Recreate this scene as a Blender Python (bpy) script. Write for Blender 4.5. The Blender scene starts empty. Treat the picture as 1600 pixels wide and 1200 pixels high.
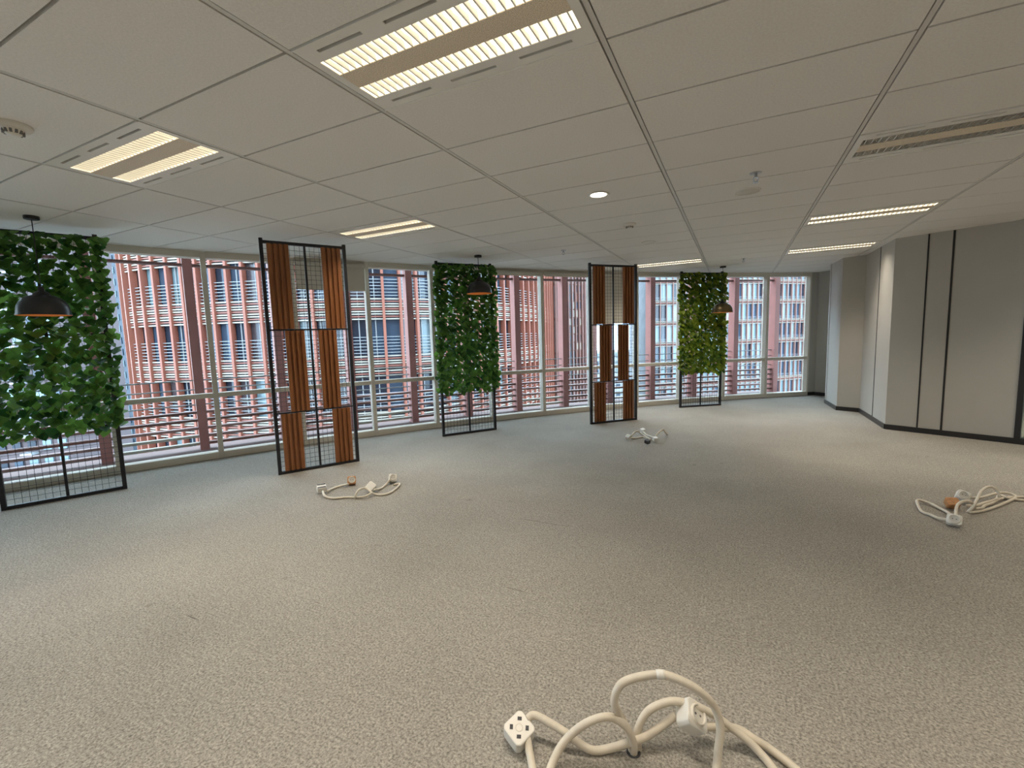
import bpy, math, random
from mathutils import Vector, Matrix

# ------------------------------------------------------------------ camera
scene = bpy.context.scene
COL = scene.collection
CAM_H = 1.55
cam_d = bpy.data.cameras.new('camera'); cam = bpy.data.objects.new('camera', cam_d); COL.objects.link(cam)
cam_d.sensor_width = 36.0; cam_d.lens = 705.32 / 1600 * 36.0
cam_d.clip_start = 0.02; cam_d.clip_end = 3000
RIGHT = Vector((0.89572, 0.44363, -0.02960)); DOWN = Vector((0.01969, -0.10608, -0.99416)); FWD = Vector((-0.44418, 0.88991, -0.10375))
cam.matrix_world = Matrix(((RIGHT.x, -DOWN.x, -FWD.x, 0), (RIGHT.y, -DOWN.y, -FWD.y, 0), (RIGHT.z, -DOWN.z, -FWD.z, CAM_H), (0, 0, 0, 1)))
scene.camera = cam

# ------------------------------------------------------------------ world: bright overcast sky
world = bpy.data.worlds.new('world'); scene.world = world; world.use_nodes = True
wn = world.node_tree; wn.nodes.clear()
w_out = wn.nodes.new('ShaderNodeOutputWorld'); w_bg = wn.nodes.new('ShaderNodeBackground')
w_tc = wn.nodes.new('ShaderNodeTexCoord'); w_no = wn.nodes.new('ShaderNodeTexNoise'); w_cr = wn.nodes.new('ShaderNodeValToRGB')
w_no.inputs['Scale'].default_value = 2.2; w_no.inputs['Detail'].default_value = 4
w_cr.color_ramp.elements[0].position = 0.35; w_cr.color_ramp.elements[0].color = (0.50, 0.72, 1.0, 1)
w_cr.color_ramp.elements[1].position = 0.62; w_cr.color_ramp.elements[1].color = (0.78, 0.90, 1.0, 1)
wn.links.new(w_tc.outputs['Generated'], w_no.inputs['Vector']); wn.links.new(w_no.outputs['Fac'], w_cr.inputs['Fac'])
wn.links.new(w_cr.outputs['Color'], w_bg.inputs['Color']); wn.links.new(w_bg.outputs['Background'], w_out.inputs['Surface'])
w_bg.inputs['Strength'].default_value = 11.0

LAMP_W = 15.5          # watts of one lit ceiling luminaire
LAMP_COL = (1.0, 0.90, 0.75)
vs = scene.view_settings
vs.view_transform = 'Standard'; vs.look = 'None'; vs.gamma = 1.0; vs.use_curve_mapping = False
vs.exposure = 0.0

PI = math.pi
rnd = random.Random(7)

# ------------------------------------------------------------------ helpers
class MB:
    """collects vertices and faces, then links them as one mesh object"""
    def __init__(s): s.v = []; s.f = []
    def add(s, vs_, fs):
        n = len(s.v); s.v += [tuple(p) for p in vs_]; s.f += [tuple(i + n for i in f) for f in fs]; return s
    def box(s, c, d, rz=0.0):
        x, y, z = d[0] / 2, d[1] / 2, d[2] / 2; cr, sr = math.cos(rz), math.sin(rz)
        P = []
        for (i, j, k) in ((-1,-1,-1),(1,-1,-1),(1,1,-1),(-1,1,-1),(-1,-1,1),(1,-1,1),(1,1,1),(-1,1,1)):
            a, b = i * x, j * y
            P.append((c[0] + a * cr - b * sr, c[1] + a * sr + b * cr, c[2] + k * z))
        return s.add(P, [(3,2,1,0),(4,5,6,7),(0,1,5,4),(1,2,6,5),(2,3,7,6),(3,0,4,7)])
    def bar(s, p, q, w, h):
        """box from p to q (horizontal or sloping), w wide sideways, h tall"""
        p = Vector(p); q = Vector(q); d = (q - p).normalized(); up = Vector((0, 0, 1))
        if abs(d.z) > .99: up = Vector((0, 1, 0))
        sd = d.cross(up).normalized() * (w / 2); u = sd.cross(d).normalized() * (h / 2)
        P = [p - sd - u, p + sd - u, p + sd + u, p - sd + u, q - sd - u, q + sd - u, q + sd + u, q - sd + u]
        return s.add(P, [(0,1,2,3),(7,6,5,4),(4,5,1,0),(5,6,2,1),(6,7,3,2),(7,4,0,3)])
    def prism(s, poly, z0, z1):
        n = len(poly)
        a = sum(poly[i][0] * poly[(i+1) % n][1] - poly[(i+1) % n][0] * poly[i][1] for i in range(n))
        if a < 0: poly = poly[::-1]
        P = [(x, y, z0) for x, y in poly] + [(x, y, z1) for x, y in poly]
        F = [tuple(range(n))[::-1], tuple(range(n, 2 * n))] + [(i, (i+1) % n, n + (i+1) % n, n + i) for i in range(n)]
        return s.add(P, F)
    def tube(s, path, r, n=6, cap=True):
        path = [Vector(p) for p in path]; m = len(path); rings = []; nrm = None; base = len(s.v)
        for i, p in enumerate(path):
            t = (path[min(i+1, m-1)] - path[max(i-1, 0)]).normalized()
            if nrm is None:
                nrm = t.cross(Vector((0, 0, 1)) if abs(t.z) < .9 else Vector((1, 0, 0))).normalized()
            else:
                nrm = (nrm - t * nrm.dot(t)).normalized()
            b = t.cross(nrm); rr = r[i] if isinstance(r, (list, tuple)) else r
            s.v += [tuple(p + (nrm * math.cos(2 * PI * k / n) + b * math.sin(2 * PI * k / n)) * rr) for k in range(n)]
        for i in range(m - 1):
            for k in range(n):
                a = base + i * n + k; c = base + i * n + (k + 1) % n
                s.f.append((a, c, c + n, a + n))
        if cap: s.f.append(tuple(base + k for k in range(n))[::-1]); s.f.append(tuple(base + (m-1) * n + k for k in range(n)))
        return s
    def lathe(s, prof, n=32, c=(0, 0, 0), close=False):
        base = len(s.v); m = len(prof)
        for (r, z) in prof: s.v += [(c[0] + r * math.cos(2*PI*k/n), c[1] + r * math.sin(2*PI*k/n), c[2] + z) for k in range(n)]
        for i in range(m if close else m - 1):
            j = (i + 1) % m
            for k in range(n):
                k2 = (k + 1) % n
                s.f.append((base + i*n + k, base + i*n + k2, base + j*n + k2, base + j*n + k))
        return s
    def mesh(s, name, mat, smooth=False, off=(0, 0, 0)):
        me = bpy.data.meshes.new(name)
        vv = [(p[0]-off[0], p[1]-off[1], p[2]-off[2]) for p in s.v] if any(off) else s.v
        me.from_pydata(vv, [], s.f); me.update()
        if mat: me.materials.append(mat)
        if smooth: me.polygons.foreach_set('use_smooth', [True] * len(me.polygons))
        return me
    def build(s, name, mat, parent=None, smooth=False, off=(0, 0, 0), bevel=0):
        return link(name, s.mesh(name, mat, smooth, off), parent, bevel)

def link(name, me, parent=None, bevel=0):
    o = bpy.data.objects.new(name, me); COL.objects.link(o)
    if parent: o.parent = parent
    if bevel:
        b = o.modifiers.new('bevel', 'BEVEL'); b.width = bevel; b.segments = 2; b.limit_method = 'ANGLE'
    return o

def tag(o, label=None, cat=None, group=None, kind=None):
    if label: o['label'] = label
    if cat: o['category'] = cat
    if group: o['group'] = group
    if kind: o['kind'] = kind
    return o

def empty(name, loc=(0, 0, 0), rz=0.0):
    o = bpy.data.objects.new(name, None); COL.objects.link(o); o.location = loc; o.rotation_euler = (0, 0, rz)
    o.empty_display_size = .1
    return o

def smooth_path(pts, sub=6):
    """Catmull-Rom through the points"""
    P = [Vector(p) for p in pts]; out = []
    for i in range(len(P) - 1):
        a = P[max(i-1, 0)]; b = P[i]; c = P[i+1]; d = P[min(i+2, len(P)-1)]
        for k in range(sub):
            t = k / sub
            out.append(.5 * ((2*b) + (c - a) * t + (2*a - 5*b + 4*c - d) * t*t + (3*b - a - 3*c + d) * t**3))
    out.append(P[-1]); return out

# ------------------------------------------------------------------ materials
def mat(name, col, rough=.6, metal=0.0, spec=.5, noise=None, bump=None, emit=None, coat=0):
    """noise = (scale, amount): brightness variation; bump = (scale, strength)"""
    m = bpy.data.materials.new(name); m.use_nodes = True; nt = m.node_tree; b = nt.nodes['Principled BSDF']
    b.inputs['Base Color'].default_value = (*col, 1); b.inputs['Roughness'].default_value = rough
    b.inputs['Metallic'].default_value = metal; b.inputs['Specular IOR Level'].default_value = spec
    if coat: b.inputs['Coat Weight'].default_value = coat
    if emit: b.inputs['Emission Color'].default_value = (*emit[0], 1); b.inputs['Emission Strength'].default_value = emit[1]
    if noise or bump:
        tc = nt.nodes.new('ShaderNodeTexCoord')
    if noise:
        no = nt.nodes.new('ShaderNodeTexNoise'); no.inputs['Scale'].default_value = noise[0]; no.inputs['Detail'].default_value = 5
        nt.links.new(tc.outputs['Object'], no.inputs['Vector'])
        mr = nt.nodes.new('ShaderNodeMapRange'); mr.inputs['From Min'].default_value = .3; mr.inputs['From Max'].default_value = .7
        mr.inputs['To Min'].default_value = 1 - noise[1]; mr.inputs['To Max'].default_value = 1 + noise[1]
        nt.links.new(no.outputs['Fac'], mr.inputs['Value'])
        mx = nt.nodes.new('ShaderNodeVectorMath'); mx.operation = 'SCALE'; mx.inputs[0].default_value = col
        nt.links.new(mr.outputs['Result'], mx.inputs['Scale']); nt.links.new(mx.outputs['Vector'], b.inputs['Base Color'])
    if bump:
        n2 = nt.nodes.new('ShaderNodeTexNoise'); n2.inputs['Scale'].default_value = bump[0]; n2.inputs['Detail'].default_value = 3
        nt.links.new(tc.outputs['Object'], n2.inputs['Vector'])
        bp = nt.nodes.new('ShaderNodeBump'); bp.inputs['Strength'].default_value = bump[1]; bp.inputs['Distance'].default_value = .01
        nt.links.new(n2.outputs['Fac'], bp.inputs['Height']); nt.links.new(bp.outputs['Normal'], b.inputs['Normal'])
    return m

def carpet_mat():
    m = bpy.data.materials.new('carpet'); m.use_nodes = True; nt = m.node_tree; b = nt.nodes['Principled BSDF']; L = nt.links.new
    b.inputs['Roughness'].default_value = .95; b.inputs['Specular IOR Level'].default_value = .1
    tc = nt.nodes.new('ShaderNodeTexCoord')
    def noise(sc, det, rough=.6, src=None):
        n = nt.nodes.new('ShaderNodeTexNoise'); n.inputs['Scale'].default_value = sc; n.inputs['Detail'].default_value = det; n.inputs['Roughness'].default_value = rough
        L(src or tc.outputs['Object'], n.inputs['Vector']); return n.outputs['Fac']
    def rng(src, a, b_, c, d):
        r = nt.nodes.new('ShaderNodeMapRange'); L(src, r.inputs['Value'])
        for k, v in zip(('From Min', 'From Max', 'To Min', 'To Max'), (a, b_, c, d)): r.inputs[k].default_value = v
        return r.outputs['Result']
    def mth(op, a, b_):
        n = nt.nodes.new('ShaderNodeMath'); n.operation = op
        for i, q in enumerate((a, b_)):
            if isinstance(q, (int, float)): n.inputs[i].default_value = q
            else: L(q, n.inputs[i])
        return n.outputs[0]
    fine = rng(noise(95, 4, .75), .34, .66, .45, 1.55)
    mid = rng(noise(26, 4), .3, .7, .90, 1.10)
    big = rng(noise(.9, 4), .3, .7, .90, 1.10)
    stain = rng(noise(5.5, 3, .5), .70, .78, 1.0, .72)
    # open seams between the carpet tiles, broken up by noise
    sx = nt.nodes.new('ShaderNodeSeparateXYZ'); L(tc.outputs['Object'], sx.inputs[0])
    def seam(src, off):
        fr = mth('FRACT', mth('ADD', mth('MULTIPLY', src, 1.0), off), 0.0)
        return mth('LESS_THAN', mth('ABSOLUTE', mth('SUBTRACT', fr, .5), 0.0), .0032)
    ln = seam(sx.outputs['Y'], .148)
    brk = rng(noise(1.1, 3), .60, .64, 0, 1)
    sm = mth('SUBTRACT', 1.0, mth('MULTIPLY', mth('MULTIPLY', ln, brk), .5))
    tot = mth('MULTIPLY', mth('MULTIPLY', mth('MULTIPLY', fine, mid), mth('MULTIPLY', big, stain)), sm)
    sc = nt.nodes.new('ShaderNodeVectorMath'); sc.operation = 'SCALE'; sc.inputs[0].default_value = (.33, .305, .268)
    L(tot, sc.inputs['Scale']); L(sc.outputs['Vector'], b.inputs['Base Color'])
    bp = nt.nodes.new('ShaderNodeBump'); bp.inputs['Strength'].default_value = .5; bp.inputs['Distance'].default_value = .006
    L(noise(95, 4, .75), bp.inputs['Height']); L(bp.outputs['Normal'], b.inputs['Normal'])
    return m

def glass_mat(name, tint, refl):
    m = bpy.data.materials.new(name); m.use_nodes = True; nt = m.node_tree; nt.nodes.clear()
    o = nt.nodes.new('ShaderNodeOutputMaterial'); t = nt.nodes.new('ShaderNodeBsdfTransparent'); g = nt.nodes.new('ShaderNodeBsdfGlossy')
    mx = nt.nodes.new('ShaderNodeMixShader'); fr = nt.nodes.new('ShaderNodeFresnel'); fr.inputs['IOR'].default_value = 1.25
    t.inputs['Color'].default_value = (*tint, 1); g.inputs['Roughness'].default_value = .01; g.inputs['Color'].default_value = (refl, refl, refl, 1)
    nt.links.new(fr.outputs[0], mx.inputs[0]); nt.links.new(t.outputs[0], mx.inputs[1]); nt.links.new(g.outputs[0], mx.inputs[2]); nt.links.new(mx.outputs[0], o.inputs['Surface'])
    return m

def wood_mat(name, col):
    m = bpy.data.materials.new(name); m.use_nodes = True; nt = m.node_tree; b = nt.nodes['Principled BSDF']
    b.inputs['Roughness'].default_value = .42
    tc = nt.nodes.new('ShaderNodeTexCoord'); mp = nt.nodes.new('ShaderNodeMapping'); mp.inputs['Scale'].default_value = (60, 60, 2.5)
    no = nt.nodes.new('ShaderNodeTexNoise'); no.inputs['Scale'].default_value = 1; no.inputs['Detail'].default_value = 6
    cr = nt.nodes.new('ShaderNodeValToRGB')
    cr.color_ramp.elements[0].position = .3; cr.color_ramp.elements[0].color = (col[0]*.7, col[1]*.65, col[2]*.6, 1)
    cr.color_ramp.elements[1].position = .72; cr.color_ramp.elements[1].color = (col[0]*1.2, col[1]*1.2, col[2]*1.2, 1)
    nt.links.new(tc.outputs['Object'], mp.inputs[0]); nt.links.new(mp.outputs[0], no.inputs['Vector']); nt.links.new(no.outputs['Fac'], cr.inputs[0]); nt.links.new(cr.outputs[0], b.inputs['Base Color'])
    return m

def leaf_mat(name, dark, light, trans):
    m = bpy.data.materials.new(name); m.use_nodes = True; nt = m.node_tree; nt.nodes.clear(); L = nt.links.new
    o = nt.nodes.new('ShaderNodeOutputMaterial'); b = nt.nodes.new('ShaderNodeBsdfPrincipled'); tr = nt.nodes.new('ShaderNodeBsdfTranslucent'); mx = nt.nodes.new('ShaderNodeMixShader')
    gi = nt.nodes.new('ShaderNodeNewGeometry'); oi = nt.nodes.new('ShaderNodeObjectInfo'); ad = nt.nodes.new('ShaderNodeMath'); ad.operation = 'ADD'; fr = nt.nodes.new('ShaderNodeMath'); fr.operation = 'FRACT'
    L(gi.outputs['Random Per Island'], ad.inputs[0]); L(oi.outputs['Random'], ad.inputs[1]); L(ad.outputs[0], fr.inputs[0])
    cr = nt.nodes.new('ShaderNodeValToRGB'); cr.color_ramp.elements[0].color = (*dark, 1); cr.color_ramp.elements[1].color = (*light, 1)
    L(fr.outputs[0], cr.inputs[0]); L(cr.outputs[0], b.inputs['Base Color']); L(cr.outputs[0], tr.inputs['Color'])
    b.inputs['Roughness'].default_value = .45; mx.inputs[0].default_value = trans
    L(b.outputs[0], mx.inputs[1]); L(tr.outputs[0], mx.inputs[2]); L(mx.outputs[0], o.inputs['Surface'])
    return m

M = dict(
    carpet=carpet_mat(),
    tile=mat('ceiling_tile', (.82, .785, .735), .9, noise=(90, .05), bump=(160, .15)),
    plenum=mat('ceiling_void_slab', (.40, .385, .36), .9),
    runner=mat('ceiling_runner', (.68, .66, .62), .5),
    wall=mat('grey_wall_paint', (.47, .445, .40), .75, noise=(3, .02)),
    white=mat('white_plaster', (.72, .72, .70), .8),
    black=mat('black_powder_coat', (.012, .012, .016), .4),
    black_trim=mat('black_trim', (.02, .019, .02), .35),
    alu=mat('beige_aluminium', (.70, .66, .57), .4, metal=.08),
    glass=glass_mat('window_glass', (.93, .97, .97), .8),
    glass_green=glass_mat('green_tinted_glass', (.93, .99, .96), .8),
    lum=mat('luminaire_enamel', (.84, .81, .75), .4),
    slot=mat('vent_grey', (.20, .19, .175), .8),
    perf=mat('perforated_metal', (.80, .68, .52), .5, metal=.1, noise=(240, .35)),
    reflector=mat('bright_reflector', (.85, .83, .78), .12, metal=.9),
    glow=mat('lamp_glow', (.9, .88, .8), .5, emit=((1.0, .9, .70), 1.3)),
    blade=mat('louvre_blade', (.86, .83, .76), .5),  # paler matte copy for lit fixtures, so their louvres look brighter
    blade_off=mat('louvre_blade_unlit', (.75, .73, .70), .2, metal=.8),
    plastic=mat('ivory_plastic', (.78, .74, .66), .5),
    sock=mat('white_plastic', (.80, .77, .71), .35),
    cord=mat('cream_cable', (.70, .63, .52), .5, noise=(30, .06)),
    tan=mat('tan_plastic', (.50, .24, .10), .4, noise=(40, .25)),
    dark_hole=mat('dark_socket_hole', (.05, .05, .055), .6),
    steel=mat('steel', (.55, .56, .58), .3, metal=1.0),
    pend_black=mat('black_lacquer', (.02, .02, .022), .3),
    pend_bronze=mat('bronze_lacquer', (.16, .12, .06), .28, metal=.7),
    pend_in=mat('orange_gold_lining', (.85, .36, .09), .45),
    bulb=mat('bulb', (1, .8, .5), .5, emit=((1.0, .62, .25), 4.0)),
    blind=mat('cream_blind_fabric', (.66, .62, .54), .9, bump=(400, .1)),
    wood=wood_mat('fluted_wood', (.29, .108, .034)),
    leaf_a=leaf_mat('ivy_leaf', (.018, .085, .018), (.19, .38, .07), .5),
    leaf_c=leaf_mat('ivy_leaf_yellow', (.03, .10, .010), (.34, .42, .04), .48),
    stem=mat('ivy_stem', (.03, .07, .02), .6),
    # outside
    screen_red=mat('screen_dark_red', (.26, .10, .085), .5, noise=(4, .08)),
    lou_brick=mat('louvre_brick', (0.154, 0.056, 0.040), .55), lou_pink=mat('louvre_pink', (0.234, 0.126, 0.112), .55),
    lou_brown=mat('louvre_brown', (0.112, 0.047, 0.037), .55), lou_cream=mat('louvre_cream', (0.328, 0.290, 0.234), .55),
    rail=mat('pale_rail', (0.290, 0.309, 0.328), .35, metal=.5),
    ledge=mat('rose_ledge', (0.097, 0.057, 0.051), .8, noise=(3, .1)),
    fin=mat('orange_red_fin', (.200, .060, .036), .55, noise=(.8, .10)), fin_red=mat('red_fin', (0.164, 0.037, 0.028), .55, noise=(.8, .10)),
    fin_pink=mat('pink_fin', (0.170, 0.085, 0.072), .6, noise=(.8, .08)),
    slab=mat('brick_slab', (0.118, 0.049, 0.036), .7), slat=mat('cream_slat', (0.262, 0.229, 0.190), .5), slat_red=mat('red_slat', (0.164, 0.052, 0.036), .5),
    wht=mat('white_line', (0.268, 0.282, 0.295), .5),
    core=mat('dim_interior', (.055, .06, .075), .8, noise=(.6, .4)),
    p_dark=mat('dark_glass', (0.016, 0.021, 0.033), .12, noise=(.7, .3)), p_mid=mat('blue_glass', (0.034, 0.051, 0.077), .12, noise=(.7, .25)),
    p_lite=mat('pale_glass', (0.129, 0.180, 0.200), .2, noise=(.7, .1)), p_white=mat('lit_blind_glass', (0.193, 0.222, 0.222), .3),  # blind panes have a plain pale colour, no emission
    p_brown=mat('brown_glass', (0.052, 0.039, 0.043), .2, noise=(.7, .3)),
    b_grey=mat('grey_tower', (0.048, 0.043, 0.048), .8, noise=(.15, .12)), b_rose=mat('rose_tower', (0.067, 0.049, 0.053), .8, noise=(.15, .08)),
    b_brick=mat('brick_tower', (0.125, 0.079, 0.066), .8, noise=(.2, .1)),
    b_white=mat('white_block', (0.246, 0.252, 0.262), .8), ground=mat('far_ground', (.30, .31, .29), .9, noise=(.02, .2)),
)

# ------------------------------------------------------------------ plan of the room
CEIL = 2.80
def arc(i):
    """i-th mullion of the gently curved window wall (inner face), counted from the first one in view"""
    x, y, th, dt, L = -6.85331, 2.72310, 1.10801, -0.0457868, 1.07486
    if i >= 0:
        for k in range(i): a = th + dt * k; x += L * math.cos(a); y += L * math.sin(a)
    else:
        for k in range(-1, i - 1, -1): a = th + dt * k; x -= L * math.cos(a); y -= L * math.sin(a)
    return Vector((x, y))
I0, I1 = -8, 12
N = {i: arc(i) for i in range(I0, I1 + 1)}
def bay(i):
    a, b = N[i], N[i + 1]; e = (b - a).normalized(); return a, b, e, Vector((-e.y, e.x))
def off(u, d):
    i = max(I0, min(I1 - 1, math.floor(u))); a, b, e, n = bay(i)
    # mitre the offset at the mullions so that neighbouring bays meet
    na = n if i == I0 else (n + bay(i-1)[3]).normalized(); nb = n if i == I1 - 1 else (n + bay(i+1)[3]).normalized()
    s = u - i
    return (a + na * d).lerp(b + nb * d, s)
RW = [(1.494, 12.345), (1.64, 12.43), (1.92, 12.20), (1.92, 11.15), (1.655, 11.15), (1.705, 10.22), (2.02, 10.06), (2.03, 8.50), (3.20, 7.92)]
GLZ = (4.15, 7.45); FARC = (7.2, 5.94)
BACK_Y = -5.55
room = [tuple(N[i]) for i in range(I0, I1 + 1)] + RW[1:] + [GLZ, FARC, (7.2, BACK_Y)]

def structure(o, label): return tag(o, label, None, None, 'structure')

# floor (runs on under the side room behind the glass partition)
floor_poly = [tuple(N[i]) for i in range(I0, I1 + 1)] + [(1.64, 12.5), (8.2, 12.5), (8.2, BACK_Y)]
fl = MB().prism(floor_poly, -.25, 0).build('floor', M['carpet']); structure(fl, 'worn grey beige carpet floor')
# ceiling void above the tiles
ce = MB().prism(floor_poly, CEIL + .12, CEIL + .25).build('ceiling', M['plenum']); structure(ce, 'suspended ceiling of pale rectangular tiles')

BX = lambda n: -5.4229 + 1.22107 * n
AY = lambda m: .86167 + .59271 * m
LUM_ON = [(1, 1), (3, 1), (1, 5), (3, 13), (5, 9), (5, 13)]
LUM_OFF = [(5, 5)]
# the luminaire grid of the office carried on outside the picture, and into the lit room behind the glass partition
LUM_HID = {(5, 1): 'right', (7, 1): 'far_right', (7, 5): 'far_right_middle', (7, 9): 'far_right_end', (9, 1): 'side_wall',
           (1, -3): 'behind_left', (3, -3): 'behind', (5, -3): 'behind_right', (1, -7): 'rear_left', (3, -7): 'rear', (5, -7): 'rear_right',
           (7, 13): 'glazed_room', (9, 13): 'glazed_room_far'}
lum_cells = set(LUM_ON + LUM_OFF + list(LUM_HID))

def clip(poly, inset):
    for i in range(I0, I1):
        a, b, e, n = bay(i); a = a - n * inset; out = []
        for k in range(len(poly)):
            p, q = Vector(poly[k]), Vector(poly[(k+1) % len(poly)])
            dp, dq = (p - a).dot(n), (q - a).dot(n)
            if dp <= 0: out.append(tuple(p))
            if (dp < 0 < dq) or (dq < 0 < dp): out.append(tuple(p + (q - p) * (dp / (dp - dq))))
        poly = out
        if len(poly) < 3: return []
    return poly
gx, gy = .018, .0072
tile_me = MB().prism([(gx, gy), (1.22107 - gx, gy), (1.22107 - gx, .59271 - gy), (gx, .59271 - gy)], 0, .03).mesh('tile', M['tile'])
hidden = MB()
for n in range(-3, 12):
    for m in range(-11, 20):
        if (n, m) in lum_cells: continue
        x, y = BX(n), AY(m)
        if y < BACK_Y - .3 or x > 8.0: continue
        full = [(x + gx, y + gy), (x + 1.22107 - gx, y + gy), (x + 1.22107 - gx, y + .59271 - gy), (x + gx, y + .59271 - gy)]
        p = clip(full, .0)
        if len(p) < 3: continue
        if y < .2 or x > 4.2 or (x > 3.0 and y < 2.5):
            hidden.prism(p, CEIL, CEIL + .03); continue
        same = len(p) == 4 and max(abs(p[k][0] - full[k][0]) + abs(p[k][1] - full[k][1]) for k in range(4)) < 1e-6
        if same: o = link('tile', tile_me, ce); o.location = (x, y, CEIL)
        else: MB().prism(p, CEIL, CEIL + .03).build('tile', M['tile'], ce)
tag(hidden.build('tile_field', M['tile'], ce), kind='stuff')
for n in range(-2, 12):
    ys = [BACK_Y, 12.5]
    for i in range(I0, I1):
        a, b, e, nn = bay(i)
        if min(a.x, b.x) <= BX(n) <= max(a.x, b.x):
            yy = a.y + (b.y - a.y) * (BX(n) - a.x) / (b.x - a.x)
            ys[1 if yy > 0 else 0] = yy
    MB().box((BX(n), sum(ys) / 2, CEIL + .008), (.022, ys[1] - ys[0], .012)).build('runner', M['runner'], ce)

# ------------------------------------------------------------------ windows
GRP_WIN = 'tall two-pane windows of the curved glass wall'
pane_up = MB().box((0, 0, 0), (1, .012, 1)).mesh('pane', M['glass'])
for k, i in enumerate(range(I0, I1)):
    a, b, e, n = bay(i); L = (b - a).length
    w = empty('window_%d' % (k + 1), (a.x, a.y, 0), math.atan2(e.y, e.x))
    tag(w, 'tall window with beige aluminium frame and low transom', None, GRP_WIN, 'structure')
    MB().box((0, .075, CEIL / 2), (.062, .15, CEIL)).build('mullion', M['alu'], w, bevel=.004)
    if i == I1 - 1: MB().box((L, .075, CEIL / 2), (.062, .15, CEIL)).build('mullion', M['alu'], w, bevel=.004)
    x0, x1 = .031, L - .031; xc = (x0 + x1) / 2; lw = x1 - x0
    MB().box((xc, .07, .045), (lw, .15, .09)).build('sill', M['alu'], w, bevel=.004)
    MB().box((xc, .07, 2.758), (lw, .16, .086)).build('head', M['alu'], w, bevel=.004)
    MB().box((xc, .075, .875), (lw, .11, .062)).build('transom', M['alu'], w, bevel=.004)
    for z0, z1 in ((.09, .844), (.906, 2.716)):
        p = link('pane', pane_up, w); p.location = (xc, .115, (z0 + z1) / 2); p.scale = (lw, 1, z1 - z0)

# ------------------------------------------------------------------ right-hand walls
def wall(name, pts, label, mt='wall', th=.12, h=CEIL + .01, board=None):
    """wall along pts; the room lies on the right-hand side of the walking direction"""
    pts = [Vector(p) for p in pts]; outer = []
    for i, p in enumerate(pts):
        ns = []
        if i: e = (pts[i] - pts[i-1]).normalized(); ns.append(Vector((-e.y, e.x)))
        if i < len(pts) - 1: e = (pts[i+1] - pts[i]).normalized(); ns.append(Vector((-e.y, e.x)))
        n = sum(ns, Vector((0, 0))).normalized(); outer.append(p + n * th / max(.35, n.dot(ns[0])))
    mb = MB()
    for i in range(len(pts) - 1): mb.prism([tuple(pts[i]), tuple(pts[i+1]), tuple(outer[i+1]), tuple(outer[i])], 0, h)
    o = structure(mb.build(name, M[mt]), label)
    if board:
        inner = []
        for i, p in enumerate(pts): inner.append(p - (outer[i] - p) * (.014 / th))
        mb = MB()
        for i in range(len(pts) - 1): mb.prism([tuple(inner[i]), tuple(inner[i+1]), tuple(pts[i+1]), tuple(pts[i])], 0, .075)
        structure(mb.build(board, M['black_trim']), 'low black skirting of the ' + label)
    return o
wall('wall_window_end', [RW[0], RW[1], RW[2]], 'narrow grey pier closing the window wall', board='baseboard_window_end')
wall('wall_recess', [RW[2], RW[3], RW[4]], 'grey wall of the recess beside the last window', board='baseboard_recess')
wall('wall_pier', [RW[4], RW[5], RW[6]], 'grey stepped pier with a daylit face', board='baseboard_pier')
ws = wall('wall_side', [RW[6], RW[7]], 'grey wall with one dark joint, washed by a downlight', board='baseboard_side')
wr = wall('wall_right', [RW[7], RW[8]], 'grey panelled wall with two black vertical joints', board='baseboard_right')
wall('wall_beyond', [GLZ, FARC], 'grey wall beyond the glazed partition', board='baseboard_beyond')
wall('wall_far_right', [FARC, (7.2, BACK_Y)], 'grey side wall of the office')
wall('wall_back', [(7.2, BACK_Y), tuple(N[I0])], 'pale back wall of the office')
wall('wall_side_room', [(2.2, 12.4), (8.2, 12.4), (8.2, 6.0)], 'white wall of the room behind the glass', 'white')
def strip(p, q, t, w, parent, d=.01):
    p, q = Vector(p), Vector(q); e = (q - p).normalized(); n = Vector((e.y, -e.x)); c = p.lerp(q, t)
    MB().box((c.x + n.x * .001, c.y + n.y * .001, CEIL / 2 + .035), (w, d, CEIL - .08), math.atan2(e.y, e.x)).build('joint_strip', M['black_trim'], parent)
strip(RW[6], RW[7], .55, .016, ws)
strip(RW[7], RW[8], .28, .018, wr); strip(RW[7], RW[8], .475, .022, wr)
# glazed partition at the end of the panelled wall
p, q = Vector(RW[8]), Vector(GLZ); e = (q - p).normalized()
gp = empty('glass_partition', (p.x, p.y, 0), math.atan2(e.y, e.x)); structure(gp, 'black framed glass partition beside the panelled wall')
L = (q - p).length
for x in (.028, L - .028): MB().box((x, .03, CEIL / 2), (.056, .1, CEIL)).build('frame_post', M['black_trim'], gp)
MB().box((L / 2, .03, .04), (L - .11, .1, .08)).build('frame_rail', M['black_trim'], gp)
MB().box((L / 2, .03, CEIL - .03), (L - .11, .1, .06)).build('frame_rail', M['black_trim'], gp)
MB().box((L / 2, .03, CEIL / 2), (L - .11, .012, CEIL - .14)).build('pane', M['glass_green'], gp)

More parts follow.
